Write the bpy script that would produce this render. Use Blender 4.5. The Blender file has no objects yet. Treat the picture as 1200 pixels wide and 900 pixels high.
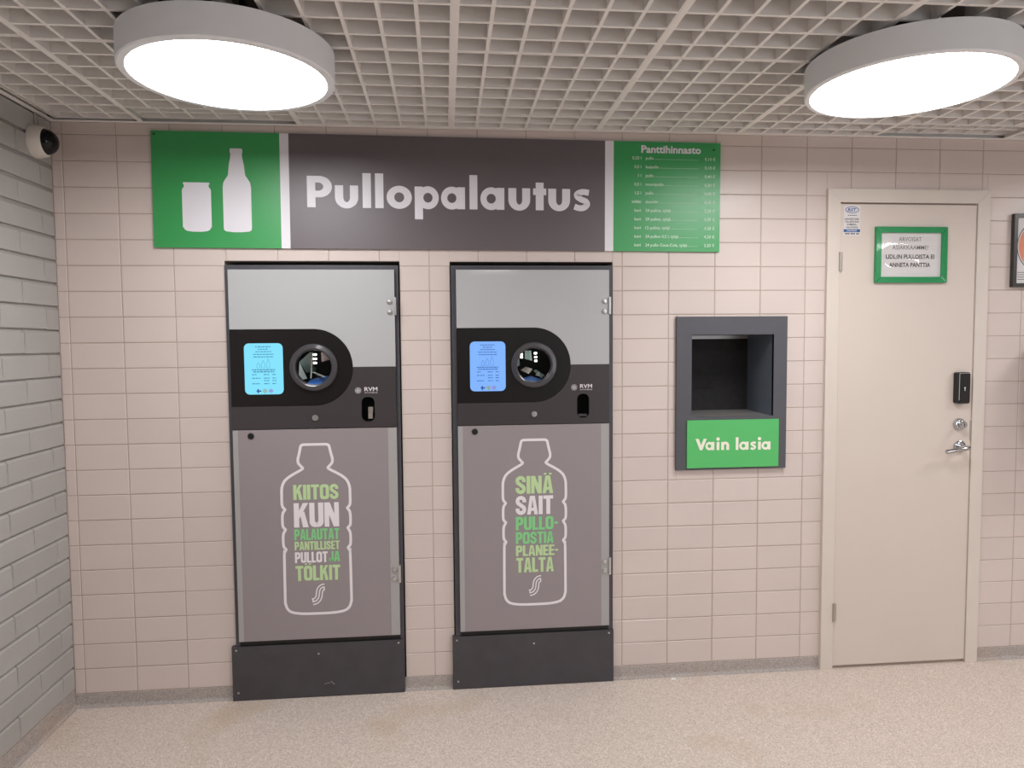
import bpy, bmesh, math, random
from mathutils import Matrix, Vector
from mathutils.geometry import tessellate_polygon
random.seed(7)
PI = math.pi
scene = bpy.context.scene
COL = scene.collection

# ------------------------------------------------------------------ camera, world, exposure
cam_data = bpy.data.cameras.new('camera')
cam_data.sensor_fit = 'HORIZONTAL'
cam_data.sensor_width = 36.0
cam_data.lens = 36.0 * 835.56 / 1200.0
cam_data.clip_start = 0.05
cam = bpy.data.objects.new('camera', cam_data)
COL.objects.link(cam)
_r = ((0.99557, -0.09362, -0.00822), (-0.01362, -0.05718, -0.99827), (0.09299, 0.99396, -0.0582))
_m = Matrix(((_r[0][0], -_r[1][0], -_r[2][0]), (_r[0][1], -_r[1][1], -_r[2][1]), (_r[0][2], -_r[1][2], -_r[2][2])))
cam.matrix_world = Matrix.Translation((1.5001, -2.9258, 1.4444)) @ _m.to_4x4()
scene.camera = cam

world = bpy.data.worlds.new('world')
scene.world = world
world.use_nodes = True
world.node_tree.nodes['Background'].inputs[0].default_value = (0.9, 0.95, 1.0, 1)
world.node_tree.nodes['Background'].inputs[1].default_value = 0.02

# cool fill light through the window added behind the viewer
day_data = bpy.data.lights.new('daylight_fill', 'AREA')
day_data.shape = 'RECTANGLE'; day_data.size = 2.3; day_data.size_y = 1.8
day_data.color = (0.86, 0.93, 1.0); day_data.energy = 48.0
day = bpy.data.objects.new('daylight_fill', day_data)
COL.objects.link(day)
day.location = (4.85, -5.6, 1.25); day.rotation_euler = (math.radians(90), 0, 0)

LAMP_STRENGTH = 21.0
scene.view_settings.view_transform = 'Standard'
scene.view_settings.look = 'None'
scene.view_settings.exposure = 0.0
scene.view_settings.gamma = 1.0
scene.view_settings.use_curve_mapping = False

# ------------------------------------------------------------------ helpers
def lin(r, g, b):
    f = lambda c: (c / 255.0) / 12.92 if c <= 10 else ((c / 255.0 + 0.055) / 1.055) ** 2.4
    return (f(r), f(g), f(b), 1.0)

MATS = {}
def mat(name, col, rough=0.5, metal=0.0, spec=0.5, coat=0.0, emit=None, estr=0.0, var=0.0, bump=0.0, bscale=60.0, noise=0.0, nscale=8.0):
    """procedural principled material; var = brightness change per object, noise = soft mottling, bump = fine relief"""
    m = bpy.data.materials.new(name)
    m.use_nodes = True
    nt = m.node_tree
    b = nt.nodes['Principled BSDF']
    b.inputs['Base Color'].default_value = col
    b.inputs['Roughness'].default_value = rough
    b.inputs['Metallic'].default_value = metal
    b.inputs['Specular IOR Level'].default_value = spec
    b.inputs['Coat Weight'].default_value = coat
    b.inputs['Coat Roughness'].default_value = 0.05
    if emit:
        b.inputs['Emission Color'].default_value = emit
        b.inputs['Emission Strength'].default_value = estr
    geo = None
    def coords():
        nonlocal geo
        if geo is None:
            geo = nt.nodes.new('ShaderNodeNewGeometry')
        return geo.outputs['Position']
    if var or noise:
        hsv = nt.nodes.new('ShaderNodeHueSaturation')
        hsv.inputs['Color'].default_value = col
        val = None
        if var:
            oi = nt.nodes.new('ShaderNodeObjectInfo')
            mr = nt.nodes.new('ShaderNodeMapRange')
            mr.inputs['To Min'].default_value = 1 - var
            mr.inputs['To Max'].default_value = 1 + var
            nt.links.new(oi.outputs['Random'], mr.inputs['Value'])
            val = mr.outputs['Result']
        if noise:
            nz = nt.nodes.new('ShaderNodeTexNoise')
            nz.inputs['Scale'].default_value = nscale
            nz.inputs['Detail'].default_value = 5
            nt.links.new(coords(), nz.inputs['Vector'])
            mr2 = nt.nodes.new('ShaderNodeMapRange')
            mr2.inputs['From Min'].default_value = 0.3
            mr2.inputs['From Max'].default_value = 0.7
            mr2.inputs['To Min'].default_value = 1 - noise
            mr2.inputs['To Max'].default_value = 1 + noise
            nt.links.new(nz.outputs['Fac'], mr2.inputs['Value'])
            if val is None:
                val = mr2.outputs['Result']
            else:
                mu = nt.nodes.new('ShaderNodeMath'); mu.operation = 'MULTIPLY'
                nt.links.new(val, mu.inputs[0]); nt.links.new(mr2.outputs['Result'], mu.inputs[1])
                val = mu.outputs[0]
        nt.links.new(val, hsv.inputs['Value'])
        nt.links.new(hsv.outputs['Color'], b.inputs['Base Color'])
    if bump:
        bz = nt.nodes.new('ShaderNodeTexNoise')
        bz.inputs['Scale'].default_value = bscale
        bz.inputs['Detail'].default_value = 4
        nt.links.new(coords(), bz.inputs['Vector'])
        bp = nt.nodes.new('ShaderNodeBump')
        bp.inputs['Strength'].default_value = bump
        bp.inputs['Distance'].default_value = 0.004
        nt.links.new(bz.outputs['Fac'], bp.inputs['Height'])
        nt.links.new(bp.outputs['Normal'], b.inputs['Normal'])
    MATS[name] = m
    return m

class MB:
    """collects polygons; build() links them as ONE mesh object"""
    def __init__(self):
        self.v = []; self.f = []; self.k = 0
    def lift(self, y):
        self.k += 1
        return y - 0.00002 * self.k
    def poly(self, pts):
        n = len(self.v); self.v += [tuple(p) for p in pts]; self.f.append(tuple(range(n, n + len(pts))))
    def box(self, x0, x1, y0, y1, z0, z1):
        n = len(self.v)
        self.v += [(x0, y0, z0), (x1, y0, z0), (x1, y1, z0), (x0, y1, z0), (x0, y0, z1), (x1, y0, z1), (x1, y1, z1), (x0, y1, z1)]
        self.f += [tuple(n + i for i in q) for q in ((0, 3, 2, 1), (4, 5, 6, 7), (0, 1, 5, 4), (1, 2, 6, 5), (2, 3, 7, 6), (3, 0, 4, 7))]
        return self
    def prism(self, outer, y0, y1, holes=()):
        """2D outline(s) in x,z extruded from y0 (front) to y1"""
        loops = [list(outer)] + [list(h) for h in holes]
        flat = [p for l in loops for p in l]
        tris = tessellate_polygon([[Vector((p[0], p[1], 0)) for p in l] for l in loops])
        n = len(self.v); k = len(flat)
        self.v += [(p[0], y0, p[1]) for p in flat] + [(p[0], y1, p[1]) for p in flat]
        for t in tris:
            self.f.append((n + t[0], n + t[1], n + t[2]))
            self.f.append((n + k + t[2], n + k + t[1], n + k + t[0]))
        s = 0
        for l in loops:
            for i in range(len(l)):
                a, b = s + i, s + (i + 1) % len(l)
                self.f.append((n + a, n + b, n + k + b, n + k + a))
            s += len(l)
        return self
    def flat(self, outer, y, holes=()):
        loops = [list(outer)] + [list(h) for h in holes]
        y = self.lift(y)
        tris = tessellate_polygon([[Vector((p[0], p[1], 0)) for p in l] for l in loops])
        n = len(self.v); self.v += [(p[0], y, p[1]) for l in loops for p in l]
        for t in tris: self.f.append((n + t[0], n + t[1], n + t[2]))
        return self
    def strip(self, A, B, y):
        """flat band between two point lists of the same length, in the x,z plane"""
        y = self.lift(y)
        for i in range(len(A) - 1):
            self.poly([(A[i][0], y, A[i][1]), (A[i + 1][0], y, A[i + 1][1]), (B[i + 1][0], y, B[i + 1][1]), (B[i][0], y, B[i][1])])
        return self
    def stroke(self, pts, w, y, closed=False):
        L, R = offset_path(pts, w / 2, closed)
        if closed: L.append(L[0]); R.append(R[0])
        return self.strip(L, R, y)
    def lathe(self, prof, c, axis='y', n=32, cap0=True, cap1=True):
        """profile of (radius, along) turned about an axis through c"""
        base = len(self.v)
        for r, a in prof:
            for i in range(n):
                t = 2 * PI * i / n
                p = (r * math.cos(t), r * math.sin(t))
                if axis == 'y': q = (c[0] + p[0], c[1] + a, c[2] + p[1])
                elif axis == 'z': q = (c[0] + p[0], c[1] + p[1], c[2] + a)
                else: q = (c[0] + a, c[1] + p[0], c[2] + p[1])
                self.v.append(q)
        for j in range(len(prof) - 1):
            for i in range(n):
                a = base + j * n + i; b = base + j * n + (i + 1) % n
                self.f.append((a, b, b + n, a + n))
        if cap0: self.f.append(tuple(base + i for i in range(n)))
        if cap1: self.f.append(tuple(base + (len(prof) - 1) * n + i for i in reversed(range(n))))
        return self
    def tube(self, pts, r, n=10):
        pts = [Vector(p) for p in pts]; base = len(self.v)
        for i, p in enumerate(pts):
            d = (pts[min(i + 1, len(pts) - 1)] - pts[max(i - 1, 0)]).normalized()
            u = d.orthogonal().normalized() if abs(d.z) > 0.9 else Vector((0, 0, 1)).cross(d).normalized()
            w = d.cross(u)
            for k in range(n):
                t = 2 * PI * k / n
                self.v.append(tuple(p + u * r * math.cos(t) + w * r * math.sin(t)))
        for j in range(len(pts) - 1):
            for k in range(n):
                a = base + j * n + k; b = base + j * n + (k + 1) % n
                self.f.append((a, b, b + n, a + n))
        self.f.append(tuple(base + i for i in range(n)))
        self.f.append(tuple(base + (len(pts) - 1) * n + i for i in reversed(range(n))))
        return self
    def mesh(self, name, m, bevel=0.0, smooth=False, fix=True):
        me = bpy.data.meshes.new(name)
        me.from_pydata(self.v, [], self.f)
        if bevel or fix:
            bm = bmesh.new(); bm.from_mesh(me)
            if bevel:
                bmesh.ops.recalc_face_normals(bm, faces=bm.faces[:])
                bmesh.ops.dissolve_limit(bm, angle_limit=0.02, verts=bm.verts[:], edges=bm.edges[:])
                bmesh.ops.bevel(bm, geom=[e for e in bm.edges if len(e.link_faces) == 2 and e.calc_face_angle(0) > 0.5], offset=bevel, segments=2, profile=0.7, affect='EDGES')
            bmesh.ops.recalc_face_normals(bm, faces=bm.faces[:])
            bm.to_mesh(me); bm.free()
        if smooth:
            me.shade_smooth()
            try: me.set_sharp_from_angle(angle=math.radians(35))
            except Exception: pass
        if m: me.materials.append(m if not isinstance(m, str) else MATS[m])
        return me
    def build(self, name, m, parent=None, bevel=0.0, smooth=False, loc=None, fix=True):
        return link(name, self.mesh(name, m, bevel, smooth, fix), parent, loc)

def link(name, me, parent=None, loc=None, rot=None):
    o = bpy.data.objects.new(name, me)
    COL.objects.link(o)
    if parent: o.parent = parent
    if loc: o.location = loc
    if rot: o.rotation_euler = rot
    return o

def tag(o, label=None, cat=None, group=None, kind=None):
    if label: o['label'] = label
    if cat: o['category'] = cat
    if group: o['group'] = group
    if kind: o['kind'] = kind
    return o

def thing(name, label, cat, loc=(0, 0, 0), group=None):
    return tag(link(name, None, None, loc), label, cat, group)

def offset_path(pts, d, closed=False):
    n = len(pts); L = []; R = []
    for i in range(n):
        if closed: a, b = pts[i - 1], pts[(i + 1) % n]
        else: a, b = pts[max(i - 1, 0)], pts[min(i + 1, n - 1)]
        p = pts[i]
        def nrm(q, s):
            dx, dz = s[0] - q[0], s[1] - q[1]; l = math.hypot(dx, dz) or 1e-9
            return (-dz / l, dx / l)
        n1 = nrm(a, p) if a != p else nrm(p, b)
        n2 = nrm(p, b) if b != p else n1
        mx, mz = n1[0] + n2[0], n1[1] + n2[1]; l = math.hypot(mx, mz) or 1e-9
        mx /= l; mz /= l
        k = d / max(0.5, mx * n1[0] + mz * n1[1])
        L.append((p[0] + mx * k, p[1] + mz * k)); R.append((p[0] - mx * k, p[1] - mz * k))
    return L, R

def arc(cx, cz, rx, rz, a0, a1, n=12):
    return [(cx + rx * math.cos(math.radians(a0 + (a1 - a0) * i / n)), cz + rz * math.sin(math.radians(a0 + (a1 - a0) * i / n))) for i in range(n + 1)]

def circle(cx, cz, r, n=40):
    return arc(cx, cz, r, r, 0, 360, n)[:-1]

def rrect(x0, x1, z0, z1, r, n=6):
    return (arc(x1 - r, z1 - r, r, r, 0, 90, n) + arc(x0 + r, z1 - r, r, r, 90, 180, n) +
            arc(x0 + r, z0 + r, r, r, 180, 270, n) + arc(x1 - r, z0 + r, r, r, 270, 360, n))

def rect(x0, x1, z0, z1):
    return [(x0, z0), (x1, z0), (x1, z1), (x0, z1)]

def smooth_path(pts, n=6, closed=False):
    """Catmull-Rom through 2D points"""
    out = []; N = len(pts)
    rng = range(N if closed else N - 1)
    for i in rng:
        if closed: p0, p1, p2, p3 = pts[i - 1], pts[i], pts[(i + 1) % N], pts[(i + 2) % N]
        else: p0, p1, p2, p3 = pts[max(i - 1, 0)], pts[i], pts[i + 1], pts[min(i + 2, N - 1)]
        for k in range(n):
            t = k / n
            out.append(tuple(0.5 * (2 * p1[j] + (p2[j] - p0[j]) * t + (2 * p0[j] - 5 * p1[j] + 4 * p2[j] - p3[j]) * t * t + (3 * p1[j] - p0[j] - 3 * p2[j] + p3[j]) * t ** 3) for j in (0, 1)))
    if not closed: out.append(tuple(pts[-1]))
    return out

def text_verts(body, bold=0.0, spacing=1.0):
    cu = bpy.data.curves.new('text', 'FONT')
    cu.body = body; cu.resolution_u = 2; cu.offset = bold; cu.space_character = spacing
    ob = bpy.data.objects.new('text', cu)
    me = ob.to_mesh()
    vs = [(v.co.x, v.co.y) for v in me.vertices]; fs = [tuple(p.vertices) for p in me.polygons]
    ob.to_mesh_clear(); bpy.data.objects.remove(ob); bpy.data.curves.remove(cu)
    return vs, fs

def add_text(mb, body, x, z, y, cap, width=None, align='L', bold=0.0, shear=0.0):
    """cap = height of a capital letter; width stretches the line to fit"""
    vs, fs = text_verts(body, bold)
    if not vs: return
    s = cap / 0.682
    x0 = min(v[0] for v in vs); x1 = max(v[0] for v in vs)
    sx = s if width is None else width / (x1 - x0)
    w = (x1 - x0) * sx
    ox = x - {'L': 0, 'C': w / 2, 'R': w}[align]
    n = len(mb.v)
    mb.v += [(ox + (v[0] - x0) * sx + shear * v[1] * s, y, z + v[1] * s) for v in vs]
    mb.f += [tuple(n + i for i in f) for f in fs]

# ------------------------------------------------------------------ materials
mat('tile', lin(213, 198, 191), rough=0.32, spec=0.45, var=0.022, noise=0.02, nscale=3.0, bump=0.02, bscale=12)
mat('grout', lin(178, 160, 148), rough=0.85, noise=0.06, nscale=6)
mat('brick_paint', lin(172, 168, 165), rough=0.55, spec=0.35, var=0.03, bump=0.25, bscale=45, noise=0.03, nscale=5)
mat('wall_paint', lin(222, 217, 212), rough=0.6)
mat('wall_dark', lin(120, 116, 114), rough=0.7)
mat('ceiling_paint', lin(247, 242, 238), rough=0.6, spec=0.3)
mat('plenum', lin(50, 48, 47), rough=0.9)
mat('lamp_body', lin(246, 248, 252), rough=0.5)
mat('lamp_diffuser', lin(245, 245, 245), rough=0.6, emit=(0.985, 0.99, 1.0, 1), estr=LAMP_STRENGTH)
mat('machine_frame', lin(74, 73, 79), rough=0.45, noise=0.04, nscale=20)
mat('kick_metal', lin(68, 65, 69), rough=0.5, noise=0.10, nscale=14, bump=0.05, bscale=30)
mat('glass_light', lin(181, 181, 182), rough=0.24, spec=0.4, coat=0.25)
mat('glass_black', lin(22, 18, 18), rough=0.3, spec=0.35, coat=0.25)
mat('glass_grey', lin(66, 60, 61), rough=0.3, spec=0.35, coat=0.25)
mat('door_grey', lin(150, 140, 142), rough=0.42)
mat('strip_grey', lin(168, 165, 164), rough=0.4)
mat('black_plastic', lin(20, 20, 22), rough=0.4)
mat('ring_plastic', lin(66, 63, 67), rough=0.28, coat=0.3)
mat('dark_void', lin(12, 11, 11), rough=0.8)
mat('steel', lin(205, 203, 202), rough=0.28, metal=0.9)
mat('chrome', lin(190, 190, 192), rough=0.14, metal=1.0)
mat('white_print', lin(236, 229, 232), rough=0.5)
mat('pale_green_print', lin(192, 219, 164), rough=0.5)
mat('mid_green_print', lin(134, 211, 140), rough=0.5)
mat('sign_green', lin(56, 156, 84), rough=0.4, spec=0.6)
mat('price_green', lin(52, 156, 84), rough=0.36, spec=0.6)
mat('sign_dark', lin(98, 88, 92), rough=0.42, spec=0.7)
mat('sign_white', lin(232, 228, 234), rough=0.45)
mat('price_print', lin(205, 232, 205), rough=0.5)
mat('hatch_metal', lin(80, 79, 85), rough=0.45, noise=0.03, nscale=25)
mat('chute_metal', lin(118, 126, 138), rough=0.4, metal=0.2)
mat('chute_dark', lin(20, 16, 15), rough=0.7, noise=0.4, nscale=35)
mat('lip_metal', lin(172, 168, 165), rough=0.35, metal=0.5)
mat('label_green', lin(84, 186, 102), rough=0.4)
mat('cream_print', lin(243, 238, 222), rough=0.5)
mat('door_white', lin(214, 200, 190), rough=0.45, noise=0.012, nscale=4)
mat('frame_white', lin(216, 204, 194), rough=0.42, noise=0.015, nscale=9)
mat('hinge_metal', lin(176, 168, 158), rough=0.35, metal=0.6)
mat('notice_green', lin(20, 138, 78), rough=0.22, coat=0.4)
mat('paper', lin(222, 217, 216), rough=0.7)
mat('grey_print', lin(112, 108, 108), rough=0.7)
mat('dark_print', lin(45, 43, 46), rough=0.7)
mat('blue_print', lin(40, 88, 150), rough=0.6)
mat('poster_frame', lin(56, 52, 52), rough=0.35)
mat('poster_orange', lin(226, 140, 110), rough=0.6)
mat('camera_white', lin(222, 214, 206), rough=0.4)
mat('camera_dome', lin(14, 13, 14), rough=0.12, spec=0.3)
mat('wall_box', lin(90, 88, 88), rough=0.5)
mat('belt_blue', lin(40, 108, 196), rough=0.5, emit=lin(30, 92, 175), estr=0.0)
mat('chamber_green', lin(160, 186, 182), rough=0.35)
mat('chamber_pale', lin(222, 232, 222), rough=0.4)
mat('chamber_pink', lin(190, 172, 170), rough=0.4)
mat('chamber_led', lin(250, 245, 235), rough=0.5, emit=(1, 0.96, 0.9, 1), estr=9.0)
mat('screen_cyan', lin(10, 20, 24), rough=0.3, emit=lin(132, 226, 255), estr=1.0)
mat('screen_blue', lin(10, 14, 24), rough=0.3, emit=lin(128, 180, 255), estr=1.0)
mat('screen_ink', lin(40, 95, 125), rough=0.6, emit=lin(50, 120, 150), estr=0.55)
mat('screen_ink_blue', lin(40, 70, 125), rough=0.6, emit=lin(55, 95, 170), estr=0.6)
mat('flag_blue', lin(20, 60, 130), rough=0.6, emit=lin(20, 70, 140), estr=0.5)
mat('flag_olive', lin(120, 130, 90), rough=0.6, emit=lin(140, 150, 110), estr=0.5)
mat('flag_violet', lin(120, 110, 170), rough=0.6, emit=lin(130, 120, 190), estr=0.5)
mat('scrap', lin(235, 232, 228), rough=0.8)

def floor_material(name='floor_resin', k=1.0):
    m = bpy.data.materials.new(name); m.use_nodes = True
    nt = m.node_tree; b = nt.nodes['Principled BSDF']; b.inputs['Roughness'].default_value = 0.55
    b.inputs['Specular IOR Level'].default_value = 0.35
    geo = nt.nodes.new('ShaderNodeNewGeometry')
    def noise(scale, detail=2.0):
        n = nt.nodes.new('ShaderNodeTexNoise'); n.inputs['Scale'].default_value = scale; n.inputs['Detail'].default_value = detail
        nt.links.new(geo.outputs['Position'], n.inputs['Vector']); return n
    vor = nt.nodes.new('ShaderNodeTexVoronoi'); vor.inputs['Scale'].default_value = 300
    nt.links.new(geo.outputs['Position'], vor.inputs['Vector'])
    sep = nt.nodes.new('ShaderNodeSeparateColor'); nt.links.new(vor.outputs['Color'], sep.inputs['Color'])
    ramp = nt.nodes.new('ShaderNodeValToRGB')
    e = ramp.color_ramp.elements
    e[0].position = 0.0; e[0].color = lin(182, 166, 156)
    e[1].position = 1.0; e[1].color = lin(236, 222, 211)
    for p, c in ((0.25, lin(204, 189, 179)), (0.5, lin(212, 196, 185)), (0.75, lin(218, 202, 190))):
        el = e.new(p); el.color = c
    nt.links.new(sep.outputs[0], ramp.inputs['Fac'])
    n2 = noise(2.2, 6.0)
    st = nt.nodes.new('ShaderNodeMapRange'); st.inputs['From Min'].default_value = 0.58; st.inputs['From Max'].default_value = 0.78
    st.inputs['To Max'].default_value = 0.6
    nt.links.new(n2.outputs['Fac'], st.inputs['Value'])
    mix = nt.nodes.new('ShaderNodeMix'); mix.data_type = 'RGBA'
    mix.inputs['B'].default_value = lin(190, 164, 134)
    nt.links.new(st.outputs['Result'], mix.inputs['Factor'])
    nt.links.new(ramp.outputs['Color'], mix.inputs['A'])
    nt.links.new(mix.outputs['Result'], b.inputs['Base Color'])
    n3 = noise(260, 3.0)
    bp = nt.nodes.new('ShaderNodeBump'); bp.inputs['Strength'].default_value = 0.2; bp.inputs['Distance'].default_value = 0.003
    nt.links.new(n3.outputs['Fac'], bp.inputs['Height']); nt.links.new(bp.outputs['Normal'], b.inputs['Normal'])
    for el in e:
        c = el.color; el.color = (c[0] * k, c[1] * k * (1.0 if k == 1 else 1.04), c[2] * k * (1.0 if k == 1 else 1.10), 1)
    MATS[name] = m
floor_material()
floor_material('skirting_resin_shaded', 0.62)  # floor resin darkened and cooled: shade of the upright face put into the colour

def plastic_cover_material():
    m = bpy.data.materials.new('clear_cover'); m.use_nodes = True
    nt = m.node_tree
    nt.nodes.remove(nt.nodes['Principled BSDF'])
    tr = nt.nodes.new('ShaderNodeBsdfTransparent'); gl = nt.nodes.new('ShaderNodeBsdfGlossy')
    gl.inputs['Roughness'].default_value = 0.04
    mx = nt.nodes.new('ShaderNodeMixShader')
    mx.inputs[0].default_value = 0.07; nt.links.new(tr.outputs[0], mx.inputs[1]); nt.links.new(gl.outputs[0], mx.inputs[2])
    nt.links.new(mx.outputs[0], nt.nodes['Material Output'].inputs['Surface'])
    MATS['clear_cover'] = m
plastic_cover_material()

# ------------------------------------------------------------------ room shell
XR, YF, ZC, ZP = 6.2, -5.4, 2.30, 2.72          # right wall, wall behind the camera, ceiling grid, slab above it
XL = 0.012                                        # face of the painted brick wall
OPEN = {'m1': (0.640, 1.322, 0.0, 1.774), 'm2': (1.524, 2.196, 0.0, 1.773), 'hatch': (2.472, 2.942, 0.905, 1.540), 'door': (3.122, 3.850, 0.0, 2.078)}

tag(MB().box(-0.15, XR + 0.1, YF - 0.1, 0.6, -0.08, 0.0).build('floor', 'floor_resin'), 'speckled beige grey resin floor with faint brown stains', kind='structure')

# back wall: grout bed with openings, then every tile
wall_back = None
xs = sorted({-0.15, XR + 0.1} | {v for o in ('m1', 'm2', 'hatch') for v in OPEN[o][:2]})
zs = sorted({0.0, ZP} | {v for o in ('m1', 'm2', 'hatch') for v in OPEN[o][2:]})
mb = MB()
for i in range(len(xs) - 1):
    j = 0
    while j < len(zs) - 1:
        def blocked(jj):
            cx, cz = (xs[i] + xs[i + 1]) / 2, (zs[jj] + zs[jj + 1]) / 2
            return any(OPEN[o][0] < cx < OPEN[o][1] and OPEN[o][2] < cz < OPEN[o][3] for o in ('m1', 'm2', 'hatch'))
        if blocked(j): j += 1; continue
        k = j
        while k + 1 < len(zs) - 1 and not blocked(k + 1): k += 1
        mb.box(xs[i], xs[i + 1], 0.0017, 0.15, zs[j], zs[k + 1]); j = k + 1
wall_back = tag(mb.build('wall_back', 'grout', fix=False), 'beige glazed tile wall with light grout lines', kind='structure')

PX, PZ, X0, Z0, GAP = 0.19876, 0.1, 0.05, 0.055, 0.0012
def chamfer_tile(mb, x0, x1, z0, z1, c=0.0021, y0=0.0, d=0.007):
    n = len(mb.v)
    mb.v += [(x0 + c, y0, z0 + c), (x1 - c, y0, z0 + c), (x1 - c, y0, z1 - c), (x0 + c, y0, z1 - c),
             (x0, y0 + c, z0), (x1, y0 + c, z0), (x1, y0 + c, z1), (x0, y0 + c, z1),
             (x0, y0 + d, z0), (x1, y0 + d, z0), (x1, y0 + d, z1), (x0, y0 + d, z1)]
    mb.f += [tuple(n + i for i in q) for q in ((0, 1, 2, 3), (4, 5, 1, 0), (5, 6, 2, 1), (6, 7, 3, 2), (7, 4, 0, 3), (8, 9, 5, 4), (9, 10, 6, 5), (10, 11, 7, 6), (11, 8, 4, 7))]

def cut(r, o):
    """rectangle r minus rectangle o"""
    x0, x1, z0, z1 = r; a0, a1, b0, b1 = o
    if a0 >= x1 or a1 <= x0 or b0 >= z1 or b1 <= z0: return [r]
    out = []
    if a0 > x0: out.append((x0, a0, z0, z1))
    if a1 < x1: out.append((a1, x1, z0, z1))
    m0, m1 = max(x0, a0), min(x1, a1)
    if b0 > z0: out.append((m0, m1, z0, b0))
    if b1 < z1: out.append((m0, m1, b1, z1))
    return out

full = MB(); chamfer_tile(full, GAP, PX - GAP, GAP, PZ - GAP)
full_tile = full.mesh('tile', 'tile', fix=False)
rest = MB(); n_tiles = 0
for k in range(-1, 31):
    tx0, tx1 = X0 + k * PX + GAP, X0 + (k + 1) * PX - GAP
    if k == -1: tx0 = XL
    for r in range(0, 23):
        tz0, tz1 = Z0 + r * PZ + GAP, Z0 + (r + 1) * PZ - GAP
        if r == 22: tz1 = ZC + 0.06
        if tx0 > 0.40 and tx1 < 2.63 and tz0 > 1.835 and tz1 < 2.25: continue       # wholly behind the sign board
        rects = [(tx0, tx1, tz0, tz1)]
        for o in OPEN.values(): rects = [q for rr in rects for q in cut(rr, o)]
        rects = [q for q in rects if q[1] - q[0] > 0.004 and q[3] - q[2] > 0.004]
        if not rects: continue
        if tx0 > 4.0:
            for q in rects: chamfer_tile(rest, *q)
            continue
        n_tiles += 1
        whole = len(rects) == 1 and abs(rects[0][1] - rects[0][0] - (PX - 2 * GAP)) < 1e-6 and abs(rects[0][3] - rects[0][2] - (PZ - 2 * GAP)) < 1e-6
        if whole:
            link('tile', full_tile, wall_back, (tx0 - GAP, random.uniform(-0.0003, 0.0003), tz0 - GAP), (random.uniform(-0.002, 0.002), 0, random.uniform(-0.0015, 0.0015)))
        else:
            m_ = MB()
            for q in rects: chamfer_tile(m_, *q, c=0.0016)
            m_.build('tile', 'tile', wall_back, fix=False)
tag(rest.build('tile_field', 'tile', wall_back, fix=False), kind='stuff')

# painted brick wall on the left
wall_left = tag(MB().box(-0.15, XL - 0.0108, YF, 0.003, 0.0, ZP).build('wall_left', 'brick_paint'), 'grey painted brick wall on the left', kind='structure')
BH, BL, BZ0, BJ = 0.0893, 0.285, 0.0775, 0.0022
def brick_mesh(mb, y0, y1, z0, z1, c=0.0028):
    n = len(mb.v); xf, xb = XL, XL - 0.016
    jit = lambda: random.uniform(-0.0012, 0.0012)
    ya0, ya1, za0, za1 = y0 + jit(), y1 + jit(), z0 + jit(), z1 + jit()
    ct, dt = 0.0115, 0.0105                                     # wide weathered slope on top of each brick, sharp lower edge
    mb.v += [(xf, ya0 + c, za0 + .0012), (xf, ya1 - c, za0 + .0012), (xf, ya1 - c, za1 - ct), (xf, ya0 + c, za1 - ct),
             (xf - .0012, ya0, za0), (xf - .0012, ya1, za0), (xf - dt, ya1, za1), (xf - dt, ya0, za1),
             (xb, ya0, za0), (xb, ya1, za0), (xb, ya1, za1), (xb, ya0, za1)]
    mb.f += [tuple(n + i for i in q) for q in ((0, 1, 2, 3), (4, 5, 1, 0), (5, 6, 2, 1), (6, 7, 3, 2), (7, 4, 0, 3), (8, 9, 5, 4), (9, 10, 6, 5), (10, 11, 7, 6), (11, 8, 4, 7))]
brest = MB()
for c in range(26):
    z0, z1 = BZ0 + c * BH + BJ, BZ0 + (c + 1) * BH - BJ
    z1 = min(z1, ZC + 0.15)
    first = -0.232 if c % 2 else -0.084
    edges = [0.0] + [first - i * BL for i in range(20)]
    for i in range(len(edges) - 1):
        y1, y0 = edges[i] - (0 if i == 0 else 0.0012), edges[i + 1] + 0.0012
        if y0 < YF: break
        if y1 < -1.15: brick_mesh(brest, y0, y1, z0, z1)
        else:
            m_ = MB(); brick_mesh(m_, y0, y1, z0, z1); m_.build('brick', 'brick_paint', wall_left, fix=False)
tag(brest.build('brick_field', 'brick_paint', wall_left, fix=False), kind='stuff')

tag(MB().box(XR, XR + 0.1, YF, 0.0, 0.0, ZP).build('wall_right', 'wall_paint'), 'plain light wall on the right, outside the picture', kind='structure')
WX0, WX1, WZ0, WZ1 = 3.7, 6.0, 0.35, 2.15                       # window added behind the viewer to let in the fill light
tag(MB().box(-0.15, WX0, YF - 0.1, YF, 0.0, ZP).box(WX1, XR + 0.1, YF - 0.1, YF, 0.0, ZP).box(WX0, WX1, YF - 0.1, YF, 0.0, WZ0).box(WX0, WX1, YF - 0.1, YF, WZ1, ZP).build('wall_front', 'wall_dark'), 'plain grey wall behind the viewer', kind='structure')
wf = MB()
for i in range(5):
    x = WX0 + (WX1 - WX0) * i / 4
    wf.box(x - .03, x + .03, YF - .07, YF - .02, WZ0, WZ1)
wf.box(WX0, WX1, YF - .07, YF - .02, WZ0, WZ0 + .06).box(WX0, WX1, YF - .07, YF - .02, WZ1 - .06, WZ1)
win = tag(wf.build('added_window', 'black_plastic', fix=False), 'dark framed window added behind the viewer for fill light', kind='structure')
for i in range(4):
    a, b = WX0 + (WX1 - WX0) * i / 4 + .03, WX0 + (WX1 - WX0) * (i + 1) / 4 - .03
    MB().box(a, b, YF - .048, YF - .042, WZ0 + .06, WZ1 - .06).build('pane', 'clear_cover', win, fix=False)

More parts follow.
